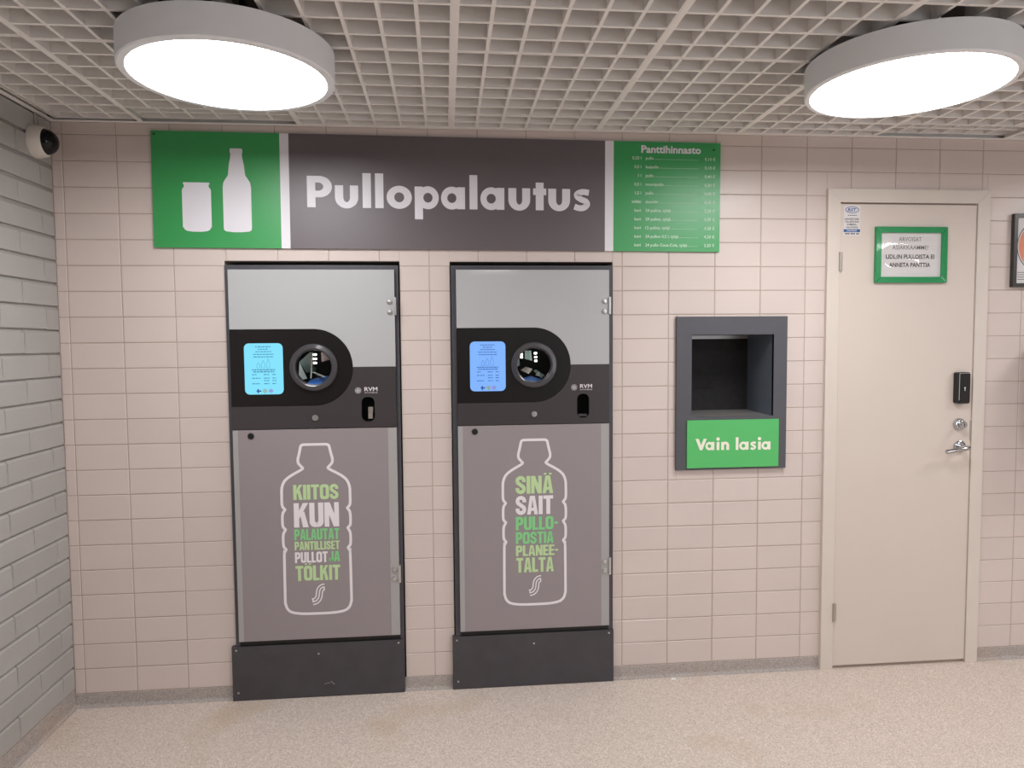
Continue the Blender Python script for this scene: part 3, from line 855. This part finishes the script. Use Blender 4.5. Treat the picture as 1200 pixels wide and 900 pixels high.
        plate('back_plate', 'chamber_green', [(-.033, .058, .30), (-.008, .058, .30), (-.003, .016, .30), (-.033, .024, .30)])
        plate('guide_plate', 'chamber_pink', [(-.052, -.022, .16), (-.030, -.008, .24), (-.002, -.018, .24), (-.018, -.038, .14)])
        plate('guide_plate', 'chamber_green', [(.002, -.026, .18), (.012, -.020, .24), (.048, -.044, .20), (.034, -.056, .12)])
        plate('guide_rail', 'chamber_pale', [(.009, -.044, .12), (.026, -.028, .20), (.030, -.050, .12)])
        plate('side_plate', 'chamber_green', [(-.066, .030, .10), (-.058, .040, .12), (-.054, .0, .14), (-.066, -.010, .10)])
        plate('belt', 'belt_blue', [(-.045, -.075, .04), (.042, -.075, .04), (.030, -.058, .12), (-.010, -.046, .18), (-.046, -.056, .10)])
        leds = [(.011, .047), (.012, .031), (.0125, .0155), (-.047, .043), (-.047, .031)]
    MB().box(-.07, .07, .03, .06, cz + .120, cz + .126).build('chamber_lamp', 'chamber_led', chamber)  # unseen glowing strip added to brighten the chamber
    for dx, dz in leds:
        a = at(dx, dz, .28); s = .0055 if variant else .0068
        MB().box(a[0] - s, a[0] + s, a[1], a[1] + .006, a[2] - .0036, a[2] + .0036).build('chamber_lamp', 'chamber_led', chamber)
    # button, brand mark, receipt slot
    MB().lathe([(.0125, 0), (.0125, -.003), (.0105, -.0055), (.004, -.006)], (0, DY, 1.150), 'y', 24).build('button', 'steel', t, smooth=True)
    em = MB().strip(arc(.169 * q, 1.2575, .0125, .0125, 0, 360, 28), arc(.169 * q, 1.2575, .0098, .0098, 0, 360, 28), DY - .0006)
    em.flat(circle(.169 * q, 1.2575, .0082, 20), DY - .0006)
    em.build('brand_emblem', 'strip_grey', t, fix=False)
    tx = MB(); add_text(tx, 'RVM', .194 * q, 1.2545, DY - .0006, .0155, width=.051 * q, bold=.012); add_text(tx, 'SYSTEMS', .194 * q, 1.2455, DY - .0006, .0045, width=.051 * q)
    tx.build('brand_lettering', 'white_print', t, fix=False)
    sl = MB(); rim = rrect(.181 * q, .233 * q, 1.131, 1.231, .0225 * q); rim2 = rrect(.1785 * q, .2355 * q, 1.1285, 1.2335, .025 * q)
    sl.prism(rim2, DY - .0012, DY, [rim]); slot_o = sl.build('receipt_slot', 'ring_plastic', t)
    sb = MB(); a, b = .176 * q, .238 * q
    sb.box(a, b, .05, .052, 1.125, 1.237); sb.box(a, a + .002, -.006, .05, 1.125, 1.237); sb.box(b - .002, b, -.006, .05, 1.125, 1.237); sb.box(a, b, -.006, .05, 1.235, 1.237); sb.box(a, b, -.006, .05, 1.125, 1.127)
    sb.build('slot_box', 'dark_void', slot_o)
    if variant == 0:
        MB().box(.206 * q, .223 * q, -.018, -.012, 1.142, 1.164).box(.205 * q, .224 * q, -.006, -.002, 1.164, 1.188).build('paper_lever', 'hinge_metal', slot_o, bevel=.001)
    else:
        MB().box(.188 * q, .226 * q, -.020, -.012, 1.136, 1.146).build('paper_lever', 'ring_plastic', slot_o, bevel=.001)
    # lower door with printed bottle
    ld = MB().box(-hw + .0, hw, DY, -.0125, .249, 1.1055).build('lower_door', 'door_grey', t, bevel=.0012)
    yd = DY - .0006
    MB().flat(rect(-hw + .001, -.2975 * q, .250, 1.1045), yd).build('edge_strip', 'strip_grey', ld, fix=False)
    MB().flat(rect(.283 * q, hw - .001, .250, 1.1045), yd).build('edge_strip', 'strip_grey', ld, fix=False)
    bx = -.004 if variant == 0 else -.001
    left = [(bx * q - x * q, z) for x, z in BOTTLE_L]; right = [(bx * q + x * q, z) for x, z in reversed(BOTTLE_L)]
    path = left + right
    MB().stroke(smooth_path(path, 2, True), .0108, yd - .0002, closed=True).build('bottle_outline', 'white_print', ld, fix=False)
    for body_, x0, x1, z0, z1, mm in lines:
        cap_line(body_, x0 * q, x1 * q, z0, z1, yd - .0002).build('slogan_line', mm, ld, fix=False)
    m_ = MB(); s_emblem(m_, (bx + .0005) * q, .432, .082, yd - .0002); m_.build('emblem', 'white_print', ld, fix=False)
    MB().lathe([(.0125, 0), (.0125, -.003), (.0095, -.0045), (.0095, -.003), (.006, -.003), (.006, -.005)], (-.248 * q, DY, 1.082), 'y', 24).build('lock', 'black_plastic', ld, smooth=True)
    hinge(ld, .5255, .4855, .469, .541)
    # kick plate at the floor
    kp = MB().box(kl, kr, -.020, .02, .001, .2255).build('kick_plate', 'kick_metal', t, bevel=.001)
    for x, z in ((kl + .018, .210), (kr - .020, .212), ((kl + kr) / 2, .182), (kl + .022, .034)):
        MB().lathe([(.0042, 0), (.0038, -.0018), (.001, -.0022)], (x, -.020, z), 'y', 12).build('screw', 'steel', kp)
    if variant == 0:
        sc_ = MB().stroke([(.010, .052), (.022, .058), (.034, .0575)], .0016, -.0204).stroke([(.036, .064), (.046, .055), (.050, .050)], .0022, -.0204)
        tag(sc_.build('scuff_mark', 'strip_grey', kp, fix=False), kind='stuff')
    return t

G, M_, Wt = 'pale_green_print', 'mid_green_print', 'white_print'
machine(.9805, .3215, -.338, .3365, -.3545, .3325, 'bottle return machine nearer the brick wall, lower door printed KIITOS KUN PALAUTAT', 'screen_cyan', 'screen_ink',
        [('KIITOS', -.092, .084, .821, .882, G), ('KUN', -.092, .084, .709, .808, Wt), ('PALAUTAT', -.092, .084, .657, .702, M_), ('PANTILLISET', -.092, .084, .616, .651, G),
         ('PULLOT', -.092, .036, .564, .608, Wt), ('JA', .041, .084, .566, .608, M_), ('TÖLKIT', -.091, .084, .490, .552, G)], 0)
machine(1.8615, .3135, -.3335, .3300, -.3465, .3345, 'bottle return machine nearer the glass hatch, lower door printed SINÄ SAIT PULLOPOSTIA', 'screen_blue', 'screen_ink_blue',
        [('SINÄ', -.081, .078, .820, .894, G), ('SAIT', -.081, .078, .733, .811, Wt), ('PULLO-', -.081, .098, .668, .724, M_), ('POSTIA', -.081, .079, .610, .660, M_),
         ('PLANEE-', -.081, .098, .559, .604, G), ('TALTA', -.080, .079, .490, .552, G)], 1)

# ------------------------------------------------------------------ glass return hatch
HX0, HX1, HZ0, HZ1 = 2.466, 2.948, 0.898, 1.546
hatch = thing('glass_return_hatch', 'dark grey wall hatch with open chute and green label', 'hatch', ((HX0 + HX1) / 2, 0, HZ0))
hc = (HX0 + HX1) / 2
ox0, ox1, oz0, oz1 = 2.531 - hc, 2.889 - hc, 1.124 - HZ0, 1.470 - HZ0
MB().prism(rect(HX0 - hc, HX1 - hc, 0, HZ1 - HZ0), -0.016, -0.0008, [rect(ox0, ox1, oz0, oz1)]).build('frame', 'hatch_metal', hatch)
D = 0.25
c_ = MB()
c_.box(ox1, ox1 + .003, -.0155, D, oz0 - .003, oz1 + .003); ch_side = c_.build('chute', 'chute_metal', hatch)
MB().box(ox0 - .003, ox0, -.0155, D, oz0 - .003, oz1 + .003).build('side_panel', 'chute_metal', ch_side)
MB().box(ox0 - .003, ox1 + .003, D, D + .003, oz0 - .003, oz1 + .003).build('shade_back_panel', 'chute_dark', ch_side)  # near-black sheet stands in for the shade where the chute opens
MB().box(ox0, ox1, -.0155, D, oz1, oz1 + .003).build('top_panel', 'chute_metal', ch_side)
b_ = MB(); b_.v = [(ox0, -.0155, oz0 + .000), (ox1, -.0155, oz0 - .010 + .008), (ox1, D, oz0 + .002), (ox0, D, oz0 + .002), (ox0, -.0155, oz0 - .004), (ox1, -.0155, oz0 - .004), (ox1, D, oz0 - .004), (ox0, D, oz0 - .004)]
b_.f = [(0, 1, 2, 3), (4, 7, 6, 5), (0, 4, 5, 1), (1, 5, 6, 2), (2, 6, 7, 3), (3, 7, 4, 0)]
b_.build('sill', 'lip_metal', ch_side)
MB().box(ox0 + .002, ox1 - .004, D - .012, D - .009, oz1 - .017, oz1 - .001).build('lip', 'lip_metal', ch_side)
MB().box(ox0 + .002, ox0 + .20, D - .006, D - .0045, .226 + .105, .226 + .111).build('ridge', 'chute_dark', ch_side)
lb = MB().box(2.5105 - hc, 2.9125 - hc, -.0225, -.0162, .907 - HZ0, 1.110 - HZ0).build('label_panel', 'label_green', hatch, bevel=.0008)
for ch, a, b in (('V', 2.547, 2.596), ('a', 2.590, 2.629), ('i', 2.638, 2.652), ('n', 2.659, 2.694), ('l', 2.7225, 2.7345), ('a', 2.738, 2.779), ('s', 2.786, 2.813), ('i', 2.820, 2.834), ('a', 2.836, 2.876)):
    m_ = MB(); zz = .9835 - (a - 2.547) * .012
    glyph(m_, ch, a - hc, b - a, zz - HZ0, .0345, .0125, -.0232); m_.build('letter', 'cream_print', lb, fix=False)

# ------------------------------------------------------------------ door with its frame
FX0, FX1, FZ = 3.1185, 3.8525, 2.081
trim = tag(link('trim_1', MB().box(FX0 + .03, FX1 - .03, .004, .012, .0, FZ - .03).mesh('trim_1', 'dark_void')), 'white painted steel frame around the door', kind='structure')
fw = .056
MB().prism([(FX0, 0), (FX0 + fw, 0), (FX0 + fw, FZ - fw), (FX0, FZ)], -.018, .004).build('jamb', 'frame_white', trim, bevel=.0015)
MB().prism([(FX1, 0), (FX1 - fw, 0), (FX1 - fw, FZ - fw), (FX1, FZ)], -.018, .004).build('jamb', 'frame_white', trim, bevel=.0015)
MB().prism([(FX0, FZ), (FX1, FZ), (FX1 - fw, FZ - fw), (FX0 + fw, FZ - fw)], -.018, .004).build('head', 'frame_white', trim, bevel=.0015)
LX0, LX1, LZ0, LZ1 = FX0 + fw + .003, FX1 - fw - .0025, .014, FZ - fw - .007
door = tag(link('door_1', MB().box(LX0, LX1, -.0125, .0035, LZ0, LZ1).mesh('door_1', 'door_white', bevel=.0012)), 'plain white flush door right of the glass hatch', kind='structure')
for z in (1.775, .255):
    h = MB().lathe([(.007, -.04), (.007, .04)], (FX0 + fw + .0015, -.0195, z), 'z', 14).build('hinge', 'hinge_metal', door, smooth=True)
    MB().box(FX0 + fw + .004, FX0 + fw + .014, -.0145, -.0126, z - .036, z + .036).build('hinge_leaf', 'hinge_metal', h)
rd = MB().prism(rrect(3.708, 3.768, 1.163, 1.299, .008), -.036, -.0126).build('card_reader', 'black_plastic', door, bevel=.0)
MB().prism(rrect(3.722, 3.766, 1.168, 1.294, .005), -.039, -.036).build('reader_face', 'glass_black', rd)
MB().box(3.7165, 3.7195, -.0375, -.036, 1.178, 1.290).box(3.7165, 3.765, -.0375, -.036, 1.2925, 1.2955).build('reader_edge', 'steel', rd)
MB().box(3.7405, 3.7435, -.0396, -.039, 1.219, 1.232).box(3.7385, 3.7455, -.0396, -.039, 1.231, 1.2345).build('reader_symbol', 'white_print', rd)
lk = MB().lathe([(.027, 0), (.027, -.008), (.023, -.014), (.0155, -.016), (.0155, -.034), (.013, -.036)], (3.737, -.0126, 1.071), 'y', 28).build('lock_cylinder', 'chrome', door, smooth=True)
MB().box(3.7355, 3.7385, -.0492, -.0486, 1.064, 1.078).build('keyhole', 'dark_void', lk)
hd = MB().lathe([(.026, 0), (.026, -.008), (.022, -.011), (.011, -.012), (.011, -.05)], (3.742, -.0126, .972), 'y', 28).build('door_handle', 'chrome', door, smooth=True)
MB().tube([(3.752, -.058, .972), (3.742, -.063, .971), (3.72, -.064, .968), (3.67, -.063, .960), (3.648, -.060, .957)], .0095, 14).build('lever', 'chrome', hd, smooth=True)
MB().box(LX1 - .004, LX1 + .0035, -.0145, -.0100, .998, 1.086).build('strike_plate', 'hinge_metal', door)

# notice in a green frame on the door
nt_ = thing('framed_notice', 'paper notice in a green plastic frame on the white door', 'notice', (3.492, -.0126, 1.6855))
nx0, nx1, nh = -.1625, .1625, .2375
ny = -.0145
fb = .0255
for nm, pts in (('top', [(nx0, nh), (nx1, nh), (nx1 - fb, nh - fb), (nx0 + fb, nh - fb)]), ('bottom', [(nx0, 0), (nx1, 0), (nx1 - fb, fb), (nx0 + fb, fb)]),
                ('left', [(nx0, 0), (nx0 + fb, fb), (nx0 + fb, nh - fb), (nx0, nh)]), ('right', [(nx1, 0), (nx1 - fb, fb), (nx1 - fb, nh - fb), (nx1, nh)])):
    MB().prism(pts, ny, -.0004).build('frame_bar', 'notice_green', nt_, bevel=.003)
pa = MB().box(nx0 + fb - .004, nx1 - fb + .004, -.0050, -.0006, fb - .004, nh - fb + .004).build('sheet', 'paper', nt_)
for body_, x0, x1, z, cap, mm, bold in (('ARVOISAT', 3.437, 3.540, 1.8625, .0175, 'grey_print', .004), ('ASIAKKAAMME!', 3.408, 3.571, 1.8275, .0175, 'grey_print', .004), ('LIDL:IN PULLOISTA EI', 3.380, 3.599, 1.7885, .0175, 'dark_print', .022), ('ANNETA PANTTIA', 3.395, 3.582, 1.7535, .0175, 'dark_print', .022)):
    m_ = MB(); add_text(m_, body_, x0 - 3.492, z - 1.6855, -.0054, cap, width=x1 - x0, bold=bold); m_.build('text_line', mm, pa, fix=False)
cv = MB(); NX, NZ = 28, 22
for i in range(NX + 1):
    for j in range(NZ + 1):
        u, v = i / NX, j / NZ
        d = .0022 * math.sin(PI * u) * math.sin(PI * v) * (math.sin(5 * u + 7 * v) + math.sin(11 * v - 3 * u + 1) * .7)
        cv.v.append((nx0 + fb + (nx1 - nx0 - 2 * fb) * u, -.0092 - d, fb + (nh - 2 * fb) * v))
for i in range(NX):
    for j in range(NZ):
        a = i * (NZ + 1) + j; cv.f.append((a, a + NZ + 1, a + NZ + 2, a + 1))
cv.build('plastic_cover', 'clear_cover', nt_, smooth=True, fix=False)

# camera surveillance sticker
st = thing('surveillance_sticker', 'small white sticker with blue oval logo at the door corner', 'sticker', (3.2275, -.0126, 1.886))
sk = MB().box(-.0365, .0365, -.0008, -.0002, 0, .126).build('sticker_sheet', 'paper', st)
m_ = MB(); m_.strip(arc(0, .108, .0305, .0140, 0, 360, 36), arc(0, .108, .0275, .0115, 0, 360, 36), -.0012); add_text(m_, 'RST', -.002, .1015, -.0012, .0125, width=.036, align='C', bold=.03, shear=.18)
m_.build('logo', 'blue_print', sk, fix=False)
m_ = MB()
for body_, z, w in (('KIINTEISTÖSSÄ', .0655, .064), ('TALLENTAVA', .0545, .064), ('KAMERA-', .043, .046), ('VALVONTA', .031, .054)): add_text(m_, body_, 0, z, -.0012, .0070, width=w, align='C', bold=.02)
for x in (-.018, -.010, -.002, .006, .014): m_.flat(rect(x, x + .006, .0835, .0865), -.0012)
for x in (-.030, -.023, -.016, -.005, .002, .009, .020, .027): m_.flat(rect(x, x + .005, .0045, .0105), -.0012)
m_.build('sticker_text', 'dark_print', sk, fix=False)
MB().flat(rect(-.0365, .0365, .0145, .0265), -.0011).build('blue_band', 'blue_print', sk, fix=False)
m_ = MB()
for i in range(9): m_.flat(rect(-.022 + i * .005, -.0185 + i * .005, .0185, .0225), -.0014)
m_.build('band_text', 'white_print', sk, fix=False)

# framed poster at the right edge
po = thing('framed_poster', 'white poster with orange oval in a black frame beside the door', 'poster', (4.0775, 0, 1.668))
pw, ph, pf = .1115, .316, .016
MB().prism(rect(-pw, pw, 0, ph), -.020, -.0008, [rect(-pw + pf, pw - pf, pf, ph - pf)]).build('frame', 'poster_frame', po)
ps = MB().box(-pw + pf - .002, pw - pf + .002, -.010, -.002, pf - .002, ph - pf + .002).build('sheet', 'paper', po)
m_ = MB().strip(arc(0, .178, .0905, .105, 0, 360, 48), arc(0, .178, .087, .101, 0, 360, 48), -.0104); m_.build('oval_outline', 'dark_print', ps, fix=False)
MB().flat(arc(0, .178, .082, .096, 0, 360, 48)[:-1], -.0103, [circle(.0, .178, .045, 30)]).build('oval_picture', 'poster_orange', ps, fix=False)
m_ = MB()
for z, w in ((.062, .09), (.052, .10), (.042, .08), (.032, .10)): m_.flat(rect(-.085, -.085 + w, z, z + .003), -.0104)
m_.build('text_line', 'grey_print', ps, fix=False)

# wall box just past the right edge, which shades the tiles there
wb = thing('wall_box', 'dark grey wall mounted box below the poster, past the right edge', 'box', (4.22, 0, 0.98))
MB().box(-.13, .13, -.20, -.001, 0, .46).build('box_body', 'wall_box', wb, bevel=.01)
MB().box(-.10, .10, -.205, -.2002, .05, .30).build('box_door', 'black_plastic', wb, bevel=.002)

# surveillance camera on the brick wall
cc = thing('surveillance_camera', 'white dome surveillance camera on the grey brick wall', 'camera', (XL, -.112, 2.194))
MB().lathe([(.060, .0005), (.060, .012), (.057, .026), (.053, .038), (.0495, .043), (.047, .044), (.046, .040)], (0, 0, 0), 'x', 48, True, False).build('housing', 'camera_white', cc, smooth=True)
MB().lathe([(.0462, .038)] + [(.046 * math.cos(a), .041 + .040 * math.sin(a)) for a in (0.2, .4, .6, .8, 1.0, 1.2, 1.4, 1.55)], (0, 0, 0), 'x', 40).build('dome', 'camera_dome', cc, smooth=True)
MB().box(.036, .0405, -.012, .012, -.054, -.046).build('clip', 'camera_white', cc, bevel=.001)
MB().tube([(.006, .0, .055), (.005, .0, .09), (.005, .0, .115)], .003, 8).build('cable', 'brick_paint', cc, smooth=True)

# scrap of paper on the floor by the wall
sp = MB(); sp.v = [(-.012, -.006, .0006), (.010, -.008, .003), (.013, .006, .0006), (-.006, .008, .004), (-.012, -.006, .0002), (.010, -.008, .0004), (.013, .006, .0002), (-.006, .008, .0005)]
sp.f = [(0, 1, 2, 3), (7, 6, 5, 4), (0, 4, 5, 1), (1, 5, 6, 2), (2, 6, 7, 3), (3, 7, 4, 0)]
tag(sp.build('paper_scrap', 'scrap', None, loc=(2.455, -.030, .0002)), 'tiny white paper scrap on the floor near the hatch wall', 'scrap')
print('tiles', n_tiles, 'objects', len(bpy.data.objects))
